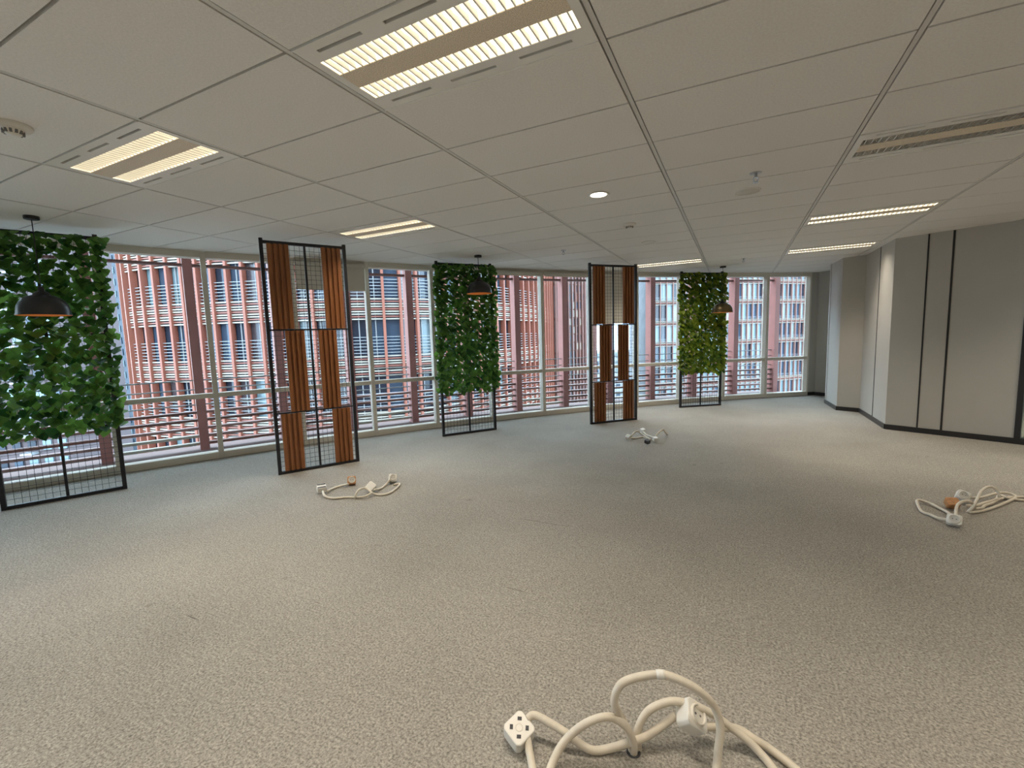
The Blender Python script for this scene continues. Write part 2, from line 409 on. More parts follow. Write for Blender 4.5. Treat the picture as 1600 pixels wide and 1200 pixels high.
# ------------------------------------------------------------------ outside: ledge and sun screen of this building
mb = MB(); us = [I0 + k for k in range(I1 - I0 + 1)]
for i in range(I0, I1): mb.prism([tuple(off(i, .15)), tuple(off(i + .9999, .15)), tuple(off(i + .9999, 1.30)), tuple(off(i, 1.30))], -.30, -.02)
structure(mb.build('trim_1', M['ledge']), 'rose coloured outer ledge below the windows')
mb = MB()  # unseen upper ledge, kept shallow to let more daylight in
for i in range(I0, I1): mb.prism([tuple(off(i, .15)), tuple(off(i + .9999, .15)), tuple(off(i + .9999, .45)), tuple(off(i, .45))], 3.0, 3.3)
structure(mb.build('trim_2', M['ledge']), 'rose coloured ledge above the windows')
sc_d = .95
scr = empty('facade_screen', (*off(0, sc_d), -.02)); so = tuple(scr.location)
tag(scr, 'brick red sun screen of posts and horizontal louvres outside the windows', 'screen')
SC = .85
def spos(i): return off(i + SC, sc_d)
for i in range(I0, I1):
    a, b, e_, n_ = bay(i); pnt = spos(i)
    MB().box((pnt.x, pnt.y, 1.50), (.12, .22, 3.06), math.atan2(e_.y, e_.x)).build('post', M['screen_red'], scr, off=so)
pal = ['lou_brick', 'lou_pink', 'lou_brown', 'lou_brown', 'lou_pink']
for i in range(I0, I1 - 1):
    p, q = spos(i), spos(i + 1)
    for z in (1.04, .90, .67):
        MB().bar((p.x, p.y, z), (q.x, q.y, z), .02, .018).build('rail', M['rail'], scr, off=so)
    for j, z in enumerate((.555, .435, .31, .19, .075)):
        nm = rnd.choice(pal) if not (i == 0 and False) else 'lou_cream'
        if j >= 3 and i in (-1, 2, 5, 7): nm = 'lou_cream'
        MB().bar((p.x, p.y, z), (q.x, q.y, z), .10, .036).build('louvre', M[nm], scr, off=so)
    for z in (2.87, 2.74):
        MB().bar((p.x, p.y, z), (q.x, q.y, z), .10, .036).build('louvre', M['lou_brown'], scr, off=so)

# ------------------------------------------------------------------ outside: towers
def VW(u, d):
    """point u metres to the side and d metres in front of the office (plan)"""
    return Vector((.8961 * u - .4465 * d, .4438 * u + .8948 * d))
def polyline(pts, step):
    P = smooth_path([(*VW(u, d), 0) for u, d in pts], 12); out = [P[0].copy()]; acc = 0
    for a, b in zip(P, P[1:]):
        L = (b - a).length; t = step - acc
        while t <= L: out.append(a.lerp(b, t / L)); t += step
        acc = (acc + L) % step
    return out
def nrm(P, i):
    e = (P[min(i+1, len(P)-1)] - P[max(i-1, 0)]).normalized(); return Vector((e.y, -e.x, 0)), math.atan2(e.y, e.x)

def strip_band(mb, P, d0, d1, z0, z1):
    """band following the facade from d0 to d1 in front of it"""
    for i in range(len(P) - 1):
        n0, n1 = nrm(P, i)[0], nrm(P, i+1)[0]
        mb.prism([tuple((P[i] + n0*d0).xy), tuple((P[i+1] + n1*d0).xy), tuple((P[i+1] + n1*d1).xy), tuple((P[i] + n0*d1).xy)], z0, z1)

def tower(name, label, pts, back, step, pitch, zref, ks, detail, fin, fin_w, fin_d, slab, pane_mats, slats, rails, core='core', fin_every=1, band=1.25, join=None):
    P = polyline(pts, step); c = sum((p for p in P), Vector()) / len(P)
    if join: root = join; c = Vector((root.location.x, root.location.y, 0))
    else: root = empty(name, (c.x, c.y, -60)); tag(root, label, 'building', 'towers across the street')
    ro = (c.x, c.y, -60)
    z0, z1 = zref + pitch * (ks[0] - .5), zref + pitch * (ks[1] + .5)
    MB().prism([tuple(p.xy) for p in P] + [tuple(VW(*b)) for b in back], -60, z1 + 1).build('core', M[core], root, off=ro)
    r = random.Random(name)
    fm = MB().box((0, 0, 0), (fin_w, fin_d, z1 - z0)).mesh('fin', M[fin])
    for i in range(0, len(P), fin_every):
        n, a = nrm(P, i); o = link('fin', fm, root); o.location = (P[i] + n * (fin_d / 2 + .15)) - Vector((c.x, c.y, -60)) + Vector((0, 0, (z0 + z1) / 2)); o.rotation_euler = (0, 0, a)
    pm = {k: MB().box((0, 0, 0), (1, .08, 1)).mesh('pane', M[k]) for k in set(pane_mats)}
    rest = {k: MB() for k in set(pane_mats)}
    for k in range(ks[0], ks[1] + 1):
        zc = zref + pitch * k
        mb = MB(); strip_band(mb, P, 0, .26, zc - min(.16, pitch * .05), zc + min(.16, pitch * .05)); mb.build('floor_slab', M[slab], root, off=ro)
        if slats:
            mb, mb2 = MB(), MB()
            for j in range(slats):
                z = zc - band / 2 + band * (j + .5) / slats
                strip_band(mb2 if j % 3 == 1 else mb, P, .30, .42, z - .045, z + .045)
            tag(mb.build('louvre_band', M['slat'], root, off=ro), kind='stuff'); tag(mb2.build('louvre_band', M['slat_red'], root, off=ro), kind='stuff')
        if rails:
            mb = MB()
            for j in range(rails): strip_band(mb, P, .32, .37, zc + band / 2 + .22 * (j + .6), zc + band / 2 + .22 * (j + .6) + .035)
            tag(mb.build('railing', M['wht'], root, off=ro), kind='stuff')
        zb, zt = zc + min(.3, pitch * .1), zc + pitch - min(.3, pitch * .1)
        for i in range(len(P) - 1):
            mid = (P[i] + P[i+1]) / 2; n, a = nrm(P, i); L = (P[i+1] - P[i]).length; kk = pane_mats[r.randrange(len(pane_mats))]
            if detail[0] <= k <= detail[1] and i < 60:
                o = link('pane', pm[kk], root); q = mid + n * .06; o.location = (q.x - c.x, q.y - c.y, (zb + zt) / 2 + 60); o.rotation_euler = (0, 0, math.atan2(*(P[i+1] - P[i]).yx)); o.scale = (L * .96, 1, zt - zb)
            else:
                q = mid + n * .06; rest[kk].box((q.x, q.y, (zb + zt) / 2), (L * .96, .08, zt - zb), math.atan2(*(P[i+1] - P[i]).yx))
    mb = MB()
    for i in range(0, len(P) - 1):
        if r.random() < .6:
            q = P[i].lerp(P[i+1], r.uniform(.3, .7)) + nrm(P, i)[0] * .18; mb.box((q.x, q.y, (z0 + z1) / 2), (.06, .06, z1 - z0))
    tag(mb.build('glazing_bar', M['wht'], root, off=ro), kind='stuff')
    for kk, mb in rest.items():
        if mb.v: tag(mb.build('pane_field', M[kk], root, off=ro), kind='stuff')
    return root, P, ro

# curved tower with orange red fins, straight opposite
curved = tower('curved_tower', 'curved tower with orange red fins and cream louvre bands, ending in dense red fins', [(-29.6, 46), (-30, 40.5), (-29.9, 37), (-28.6, 34.5), (-26, 32.7), (-22, 31.7), (-15, 31), (-9, 32), (-5, 34.5), (-1, 39.5), (2.5, 46), (4.7, 53)],
      [(6, 75), (-25, 70)], 1.12, 3.95, 3.75, (-5, 2), (-1, 1), 'fin', .17, .45, 'slab',
      ['p_dark', 'p_dark', 'p_mid', 'p_dark', 'p_lite', 'p_brown', 'p_mid'], 9, 6, band=1.55)
# red end of the same block
tower('red_end', None, [(4.6, 53.5), (5.3, 52), (6.0, 52.6), (6.9, 60)], [(7, 70), (4, 70)], .45, 3.9, 3.4, (-5, 2), (0, 0), 'fin_pink', .16, .35, 'slab', ['p_brown', 'lou_brick', 'lou_pink'], 0, 0, 'b_brick', join=curved[0])
tower('checkered_tower', 'pink tower of thin vertical fins and chequered brick panels', [(7.3, 72), (9.5, 72.5), (12.0, 74), (14.2, 77)], [(16, 95), (8, 95)], .62, 1.3, 1.7, (-20, 12), (-6, 8), 'fin_pink', .12, .4, 'slab', ['p_brown', 'lou_pink', 'lou_cream', 'p_mid', 'lou_brick', 'p_brown'], 0, 0, 'b_brick')
tower('blue_glass_tower', 'broad tower of pale blue glass with brown brick floor bands', [(24.3, 81), (34, 82), (46, 85), (58, 89), (70, 95)], [(74, 120), (30, 115)], 1.15, 3.65, 3.1, (-8, 5), (-2, 1), 'fin_pink', .13, .35, 'slab', ['p_lite', 'p_lite', 'p_mid', 'p_white', 'p_mid', 'p_dark', 'p_lite'], 4, 2, 'core', 1, band=1.0)

# grey apartment tower with small white balconies and a blue glazed end
def block(name, label, corners, z1, mt, rows, cols, glass, balcony, pitch=3.3, zref=.5, join=None):
    P = [Vector((*VW(u, d), 0)) for u, d in corners]; c = sum(P, Vector()) / len(P); ro = (c.x, c.y, -60)
    if join: root = join; c = Vector((root.location.x, root.location.y, 0)); ro = (c.x, c.y, -60)
    else: root = empty(name, ro); tag(root, label, 'building', 'towers across the street')
    MB().prism([tuple(p.xy) for p in P], -60, z1).build('wall', M[mt], root, off=ro)
    a, b = P[0], P[1]; e = (b - a).normalized(); n = Vector((e.y, -e.x, 0)); L = (b - a).length; ang = math.atan2(e.y, e.x)
    cw = L / cols
    wm = {g: MB().box((0, 0, 0), (cw * .55, .3, pitch * .55)).mesh('window', M[g]) for g in set(glass)}
    bm_ = MB().box((0, 0, 0), (cw * .8, 1.6, .35)).mesh('balcony', M['wht'])
    r = random.Random(name)
    for k in range(-rows // 2, rows // 2 + 1):
        for j in range(cols):
            q = a + e * (cw * (j + .5)) + n * .1; z = zref + pitch * k
            o = link('window', wm[r.choice(glass)], root); o.location = (q.x - c.x, q.y - c.y, z + 60); o.rotation_euler = (0, 0, ang)
            if balcony and j % balcony == balcony - 1:
                q = q + n * .8; o = link('balcony', bm_, root); o.location = (q.x - c.x, q.y - c.y, z - pitch * .42 + 60); o.rotation_euler = (0, 0, ang)
    return root
apt = block('apartment_tower', 'grey apartment tower with small white balconies and a blue glazed wing', [(-140, 128), (-113.5, 130), (-112, 150), (-140, 150)], 75, 'b_grey', 20, 12, ['p_mid', 'p_dark'], 2)
block('glazed_wing', None, [(-113.4, 130), (-104, 131), (-104, 150), (-113.4, 150)], 75, 'p_mid', 20, 4, ['p_mid', 'p_lite', 'p_lite'], 0, join=apt)
block('rose_tower', 'rose coloured apartment block behind the ivy screen with broad leaves', [(-118, 78), (-84, 84), (-86, 100), (-120, 96)], 40, 'b_rose', 14, 14, ['p_mid', 'p_lite', 'p_dark'], 3)
block('white_block', 'white low block far off in the gap between towers', [(28, 190), (66, 195), (66, 215), (28, 215)], -6, 'b_white', 10, 12, ['p_lite', 'p_mid'], 0, zref=-24)
gr = MB().prism([(-700, -300), (700, -300), (700, 900), (-700, 900)], -61, -60).build('street_ground', M['ground']); structure(gr, 'street level far below the office')
# storeys of this building below and above the office
mb = MB(); mb.prism(floor_poly, -60, -.26); structure(mb.build('wall_below', M['b_brick']), 'storeys below the office')
mb = MB(); mb.prism(floor_poly, CEIL + .26, 20); structure(mb.build('wall_above', M['b_brick']), 'storeys above the office')

# ------------------------------------------------------------------ ceiling luminaires
def luminaire(n, m, on, label, group=None, place=None):
    cx, cy = BX(n) + 1.22107 / 2, AY(m) + .59271 / 2
    t = empty('ceiling_luminaire_%s_offscreen' % place if place else 'ceiling_luminaire', (cx, cy, CEIL)); tag(t, label, 'ceiling light', group)
    hx, hy = 1.22107 / 2 - gx, .59271 / 2 - .004
    h = MB()
    for s in (-1, 1):
        h.box((0, s * .2005, .008), (2 * hx, .051, .016)); h.box((0, s * (hy + .244) / 2, .008), (2 * hx, hy - .244, .016))
        for xa, xb in ((-hx, -.495), (-.245, -.125), (.125, .245), (.495, hx)): h.box(((xa + xb) / 2, s * .235, .008), (xb - xa, .018, .016))
        h.box((s * (hx - .02), 0, .008), (.04, .35, .016))
        h.box((0, s * hy, .02), (2 * hx, .006, .05))
        h.box((0, s * .118, .068), (2 * hx - .06, .130, .006))                       # sheet metal back of the lamp channel, added to stop glow leaking upwards
        for yy in (.056, .180): h.box((0, s * yy, .040), (2 * hx - .06, .004, .054))
        for sx in (-1, 1): h.box((sx * (hx - .034), s * .118, .040), (.004, .126, .054))
    h.build('housing', M['lum'], t)
    MB().box((0, 0, .006), (2 * hx - .08, .122, .012)).build('centre_panel', M['perf'], t)
    for s in (-1, 1):
        for k in (-1, 0, 1):
            MB().box((k * .37, s * .235, .060), (.26, .03, .004)).build('air_slot', M['slot'], t)
        y0, y1 = (.061, .175) if s > 0 else (-.175, -.061); yc = (y0 + y1) / 2; X = hx - .04
        prof = [(y0, .004), (y0 + .012, .045), (yc, .062), (y1 - .012, .045), (y1, .004)]
        r = MB(); r.add([(-X, y, z) for y, z in prof] + [(X, y, z) for y, z in prof], [(i, i+1, i+6, i+5) for i in range(4)])
        r.add([(sx * X, y, z) for sx in (-1, 1) for y, z in prof], [(0, 1, 2, 3, 4), (9, 8, 7, 6, 5)])
        r.build('reflector', M['glow'] if on else M['reflector'], t)
        bl = MB()
        nb = 27
        for k in range(nb):
            x = -X + 2 * X * (k + .5) / nb
            bl.add([(x-.0035, y0, .002), (x-.0035, y1, .002), (x-.0035, y1-.010, .034), (x-.0035, yc, .022), (x-.0035, y0+.010, .034),
                    (x+.0035, y0, .002), (x+.0035, y1, .002), (x+.0035, y1-.010, .034), (x+.0035, yc, .022), (x+.0035, y0+.010, .034)],
                   [(0, 1, 2, 3, 4), (9, 8, 7, 6, 5), (0, 5, 6, 1), (1, 6, 7, 2), (2, 7, 8, 3), (3, 8, 9, 4), (4, 9, 5, 0)])
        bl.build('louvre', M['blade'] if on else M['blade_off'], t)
    if on:
        ln = 'tube_light_%s_offscreen' % place if place else 'tube_light'
        ld = bpy.data.lights.new(ln, 'AREA'); ld.shape = 'RECTANGLE'; ld.size = 1.1; ld.size_y = .36; ld.energy = LAMP_W; ld.color = LAMP_COL; ld.spread = math.radians(110)
        lo = bpy.data.objects.new(ln, ld); COL.objects.link(lo); lo.parent = t; lo.location = (0, 0, -.003)
    return t
luminaire(1, 1, True, 'lit twin-channel ceiling light between smoke detector and ivy screen')
luminaire(3, 1, True, 'large lit twin-channel ceiling light, the one with a visibly perforated centre strip')
luminaire(1, 5, True, 'lit twin-channel ceiling light above the orange-brown board screen')
luminaire(3, 13, True, 'lit ceiling light directly beyond the dark brown board screen')
luminaire(5, 9, True, 'dimly sparkling ceiling light in front of the grey panelled wall')
luminaire(5, 13, True, 'sparkling ceiling light next to the grey stepped pier')
luminaire(5, 5, False, 'unlit ceiling light with dark reddish reflections in its louvres')
for c, pl in LUM_HID.items(): luminaire(*c, True, 'lit ceiling light in the unseen part of the office', 'ceiling lights outside the view', pl)

def downlight(x, y, lit, label, w=0, r=.085, group=None):
    t = empty('downlight', (x, y, CEIL)); tag(t, label, 'downlight', group)
    MB().lathe([(r, .004), (r + .012, -.004), (r, -.008), (r - .014, -.004)], 32, close=True).build('trim_ring', M['plastic'], t, True)
    MB().lathe([(r - .008, -.003), (.001, -.004)], 32).build('diffuser', M['bulb_w'] if lit else M['plastic'], t)
    if w:
        ld = bpy.data.lights.new('downlight_lamp', 'SPOT'); ld.energy = w; ld.color = LAMP_COL; ld.spot_size = math.radians(150); ld.spot_blend = .8; ld.shadow_soft_size = .05
        lo = bpy.data.objects.new('downlight_lamp', ld); COL.objects.link(lo); lo.parent = t; lo.location = (0, 0, -.02)
M['bulb_w'] = mat('downlight_diffuser', (1, .95, .85), .5, emit=((1.0, .93, .8), 6.0))
downlight(-1.14, 4.14, True, 'glowing round downlight in the middle of the ceiling', 32)
downlight(-1.12, 6.60, False, 'unlit cream round downlight before the dark brown board screen')
t = empty('ceiling_speaker', (.06, 4.78, CEIL)); tag(t, 'flat dull round speaker cover in the ceiling', 'speaker')
MB().lathe([(.001, -.006), (.10, -.006), (.105, .002)], 32).build('grille', M['blind'], t, True)
MB().lathe([(.10, -.007), (.112, -.004), (.112, .002), (.10, .002)], 32, close=True).build('rim', M['plastic'], t, True)

def smoke(x, y, label, s=1.0):
    t = empty('smoke_detector', (x, y, CEIL)); tag(t, label, 'smoke detector', None)
    MB().lathe([(.001, -.022*s), (.075*s, -.022*s), (.083*s, -.012*s), (.083*s, .002)], 32).build('base', M['plastic'], t, True)
    MB().lathe([(.001, -.056*s), (.028*s, -.056*s), (.034*s, -.05*s), (.05*s, -.022*s)], 32).build('sensor_dome', M['plastic'], t, True)
    for k in range(12):
        a = 2 * PI * k / 12
        MB().box((.040*s*math.cos(a), .040*s*math.sin(a), -.040*s), (.012*s, .011*s, .018*s), a).build('vent_slot', M['slot'], t)
smoke(-3.62, 1.15, 'round ivory smoke detector beside the lit ceiling light and ivy screen')
smoke(-1.13, 5.41, 'small ivory smoke detector beyond the glowing downlight', .9)
def sprinkler(x, y, label, s=1.0):
    t = empty('sprinkler_head', (x, y, CEIL)); tag(t, label, 'sprinkler', None)
    MB().lathe([(.001, -.006), (.036*s, -.005), (.04*s, .002)], 24).build('escutcheon', M['steel'], t, True)
    MB().tube([(0, 0, 0), (0, 0, -.03*s)], .010*s, 10).build('neck', M['steel'], t)
    b = MB()
    for k in (-1, 1): b.tube([(k*.010*s, 0, -.025*s), (k*.016*s, 0, -.042*s), (k*.004*s, 0, -.06*s)], .0035*s, 6)
    b.build('yoke', M['steel'], t); MB().lathe([(.001, -.064*s), (.018*s, -.064*s), (.018*s, -.060*s), (.001, -.060*s)], 16).build('deflector', M['steel'], t)
sprinkler(.11, 4.27, 'chrome sprinkler head beside the dull speaker cover', 1.2)
sprinkler(-2.32, 6.48, 'small sprinkler head between two wooden board screens')
sprinkler(.08, 9.11, 'small sprinkler head beside the bronze pendant')

# ------------------------------------------------------------------ standing screens
SW, SH = .945, 2.745
def frame(name, base, rz, label, cat, group):
    t = empty(name, (*base, 0), rz); tag(t, label, cat, group)
    for x in (.019, SW - .019): MB().box((x, 0, SH / 2), (.038, .038, SH)).build('post', M['black'], t)
    MB().box((SW / 2, 0, 2.705), (SW - .076, .034, .034)).build('top_rail', M['black'], t)
    MB().box((SW / 2, 0, .018), (SW - .076, .036, .036)).build('bottom_rail', M['black'], t)
    for z in (1.71, .73): MB().box((SW / 2, 0, z), (SW - .076, .018, .018)).build('cross_rail', M['black'], t)
    MB().box((SW / 2, 0, 1.36), (.024, .022, 2.66)).build('centre_bar', M['black'], t)
    w = MB(); nx, nz = 16, 48
    for k in range(1, nx):
        x = .038 + (SW - .076) * k / nx; w.box((x, .004, 1.36), (.0032, .0032, 2.66))
    for k in range(1, nz):
        z = .036 + 2.652 * k / nz; w.box((SW / 2, .008, z), (SW - .076, .0032, .0032))
    tag(w.build('wire_mesh', M['black'], t), kind='stuff')
    return t
def fluted(x0, x1, z0, z1, mt, parent):
    n = 4; w = (x1 - x0) / n; g = .026; prof = []
    for k in range(n):
        a = x0 + k * w; prof += [(a + g * .5, -.034), (a + w - g * .5, -.034), (a + w - g * .35, -.010)]
        if k < n - 1: prof += [(a + w + g * .35, -.010)]
        else: prof = prof[:-1]
    prof = [(x0, -.006), (x0, -.030)] + prof[0:] + [(x1, -.030), (x1, -.006)]
    MB().prism(prof, z0, z1).build('fluted_board', M[mt], parent)
def board_screen(name, L, R, mats, label):
    L, R = Vector(L), Vector(R); e = (R - L).normalized()
    t = frame(name, L, math.atan2(e.y, e.x), label, 'screen', None)
    for (z0, z1), (fr) in (((1.72, 2.69), ((.075, .315), (.69, .925))), ((.74, 1.70), ((.20, .425), (.585, .81))), ((.036, .72), ((.08, .315), (.69, .92)))):
        for k, (a, b) in enumerate(fr): fluted(a * SW, b * SW, z0, z1, mats.pop(0), t)
    return t
board_screen('board_screen', (-4.85, 3.43), (-4.383, 4.252), ['wood'] * 6, 'tall black frame screen with orange-brown fluted boards between the two ivy screens with black pendants')
board_screen('board_screen', (-2.25, 7.51), (-1.594, 8.19), ['wood'] * 6, 'tall black frame screen with dark red-brown fluted boards')

LEAF_V = [(0, 0, 0), (-.34, -.04, .02), (-.50, .28, .05), (-.30, .68, .03), (0, 1.0, -.06), (.30, .68, .03), (.50, .28, .05), (.34, -.04, .02), (0, .45, -.05)]
LEAF_F = [(8, 0, 1), (8, 1, 2), (8, 2, 3), (8, 3, 4), (8, 4, 5), (8, 5, 6), (8, 6, 7), (8, 7, 0)]
def leaf_matrix(r, x, y, z, size, droop):
    ax = Vector((r.gauss(0, .45), -.75 + r.gauss(0, .2), -droop + r.gauss(0, .25))).normalized()
    up = Vector((r.gauss(0, .25), -.5, 1)); nz = (up - ax * up.dot(ax)).normalized(); sx = ax.cross(nz)
    s = size * r.uniform(.8, 1.2)
    return Matrix(((sx.x*s, ax.x*s, nz.x*s, x), (sx.y*s, ax.y*s, nz.y*s, y), (sx.z*s, ax.z*s, nz.z*s, z), (0, 0, 0, 1)))
def ivy_screen(L, R, label, mt, size, dz, dx, droop, singles, gap=.1, tall=2.71):
    L, R = Vector(L), Vector(R); e = (R - L).normalized()
    t = frame('ivy_screen', L, math.atan2(e.y, e.x), label, 'screen', None)
    r = random.Random(label); spots = []; st = MB()
    cols = int((SW + .06) / dx)
    for c in range(cols + 1):
        x = -.02 + (SW + .05) * c / cols; pth = []; zb = .70 + r.uniform(-.03, .08); z = tall
        while z > zb:
            xx = x + r.gauss(0, .012); pth.append((xx, -.02, z))
            if r.random() > gap: spots.append((xx + r.gauss(0, dx * .3), r.uniform(-.05, .012), z + r.gauss(0, dz * .3)))
            z -= dz
        st.tube(pth, .0022, 4)
    iv = st.build('ivy_curtain', M['stem'], t)
    me = MB().add(LEAF_V, LEAF_F).mesh('leaf', M[mt], True)
    spots = [s for s in spots]; r.shuffle(spots); bulk = MB()
    for k, (x, y, z) in enumerate(spots):
        mw = leaf_matrix(r, x, y - .012, z, size, droop)
        if k < singles:
            o = link('leaf', me, iv); o.matrix_basis = mw
        else: bulk.add([mw @ Vector(v) for v in LEAF_V], LEAF_F)
    tag(bulk.build('foliage', M[mt], iv, True), kind='stuff')
    return t
ivy_screen((-6.44, 1.592), (-6.05, 2.453), 'black mesh screen hung with large-leaved ivy beside the orange-brown board screen', 'leaf_a', .088, .038, .045, .85, 300, .10)
ivy_screen((-4.18, 5.84), (-3.617, 6.599), 'black mesh screen hung with small-leaved green ivy between the two board screens', 'leaf_a', .080, .034, .040, .9, 0, .06)
ivy_screen((-1.03, 9.74), (-.278, 10.312), 'black mesh screen hung with yellow-green ivy between dark board screen and grey pier', 'leaf_c', .080, .032, .038, .9, 0, .05)

# ------------------------------------------------------------------ pendant lamps
def pendant(x, y, zb, hs, shade, label, r=.19):
    t = empty('pendant_lamp', (x, y, CEIL)); tag(t, label, 'pendant lamp', None)
    MB().lathe([(.001, -.03), (.052, -.03), (.056, -.026), (.056, .001)], 24).build('canopy', M['pend_black'], t)
    zt = zb + hs - CEIL; z0 = zb - CEIL
    MB().tube([(0, 0, -.02), (0, 0, zt + .03)], .004, 6).build('cord', M['pend_black'], t)
    MB().lathe([(.001, zt + .07), (.02, zt + .07), (.024, zt + .03), (.055, zt + .012), (.066, zt - .01), (.07, zt - .02)], 28).build('cap', M['pend_black'], t, True)
    n = 10; pr = [(.066 + (r - .066) * math.sin(PI/2*k/n), zt - .012 - (hs - .03) * (1 - math.cos(PI/2*k/n))) for k in range(n + 1)] + [(r + .006, z0)]
    MB().lathe(pr, 40).build('shade', M[shade], t, True)
    pi_ = [(a - .005, b - .004) for a, b in pr[:-1]] + [(r + .006, z0)]
    MB().lathe([(.001, pi_[0][1])] + pi_, 40).build('lining', M['pend_in'], t, True)
    MB().lathe([(.001, z0 + .05), (.018, z0 + .056), (.03, z0 + .08), (.022, z0 + .11), (.013, zt - .02)], 16).build('bulb', M['bulb'], t, True)
pendant(-5.91, 1.92, 1.885, .20, 'pend_black', 'black dome pendant with orange lining before the large-leaved ivy')
pendant(-3.56, 6.10, 2.225, .19, 'pend_black', 'black dome pendant with orange lining before the small-leaved green ivy')
pendant(-.27, 9.92, 1.905, .19, 'pend_bronze', 'bronze dome pendant before the yellow-green ivy')

# ------------------------------------------------------------------ roller blinds
def blind(i, zb, label):
    a, b, e, n = bay(i); L = (b - a).length
    t = empty('roller_blind', (a.x, a.y, 2.80), math.atan2(e.y, e.x)); tag(t, label, 'blind', None)
    MB().tube([(.04, -.035, -.075), (L - .04, -.035, -.075)], .034, 14).build('roller_tube', M['blind'], t, True)
    MB().box((L / 2, -.03, (zb - 2.74) / 2 - .06), (L - .08, .003, 2.74 - zb)).build('fabric', M['blind'], t)
    MB().box((L / 2, -.03, zb - 2.80), (L - .08, .012, .024)).build('bottom_bar', M['alu'], t)
    MB().tube([(L - .05, -.045, -.09), (L - .05, -.045, -.5)], .003, 5).build('pull_chain', M['plastic'], t)
blind(2, 2.35, 'cream roller blind drawn partly down behind the orange-brown board screen')
blind(5, 2.685, 'rolled-up cream blind next to the small-leaved green ivy screen')
blind(6, 2.685, 'rolled-up cream blind next to the dark brown board screen')
blind(7, 1.77, 'cream roller blind drawn halfway down behind the dark brown board screen')

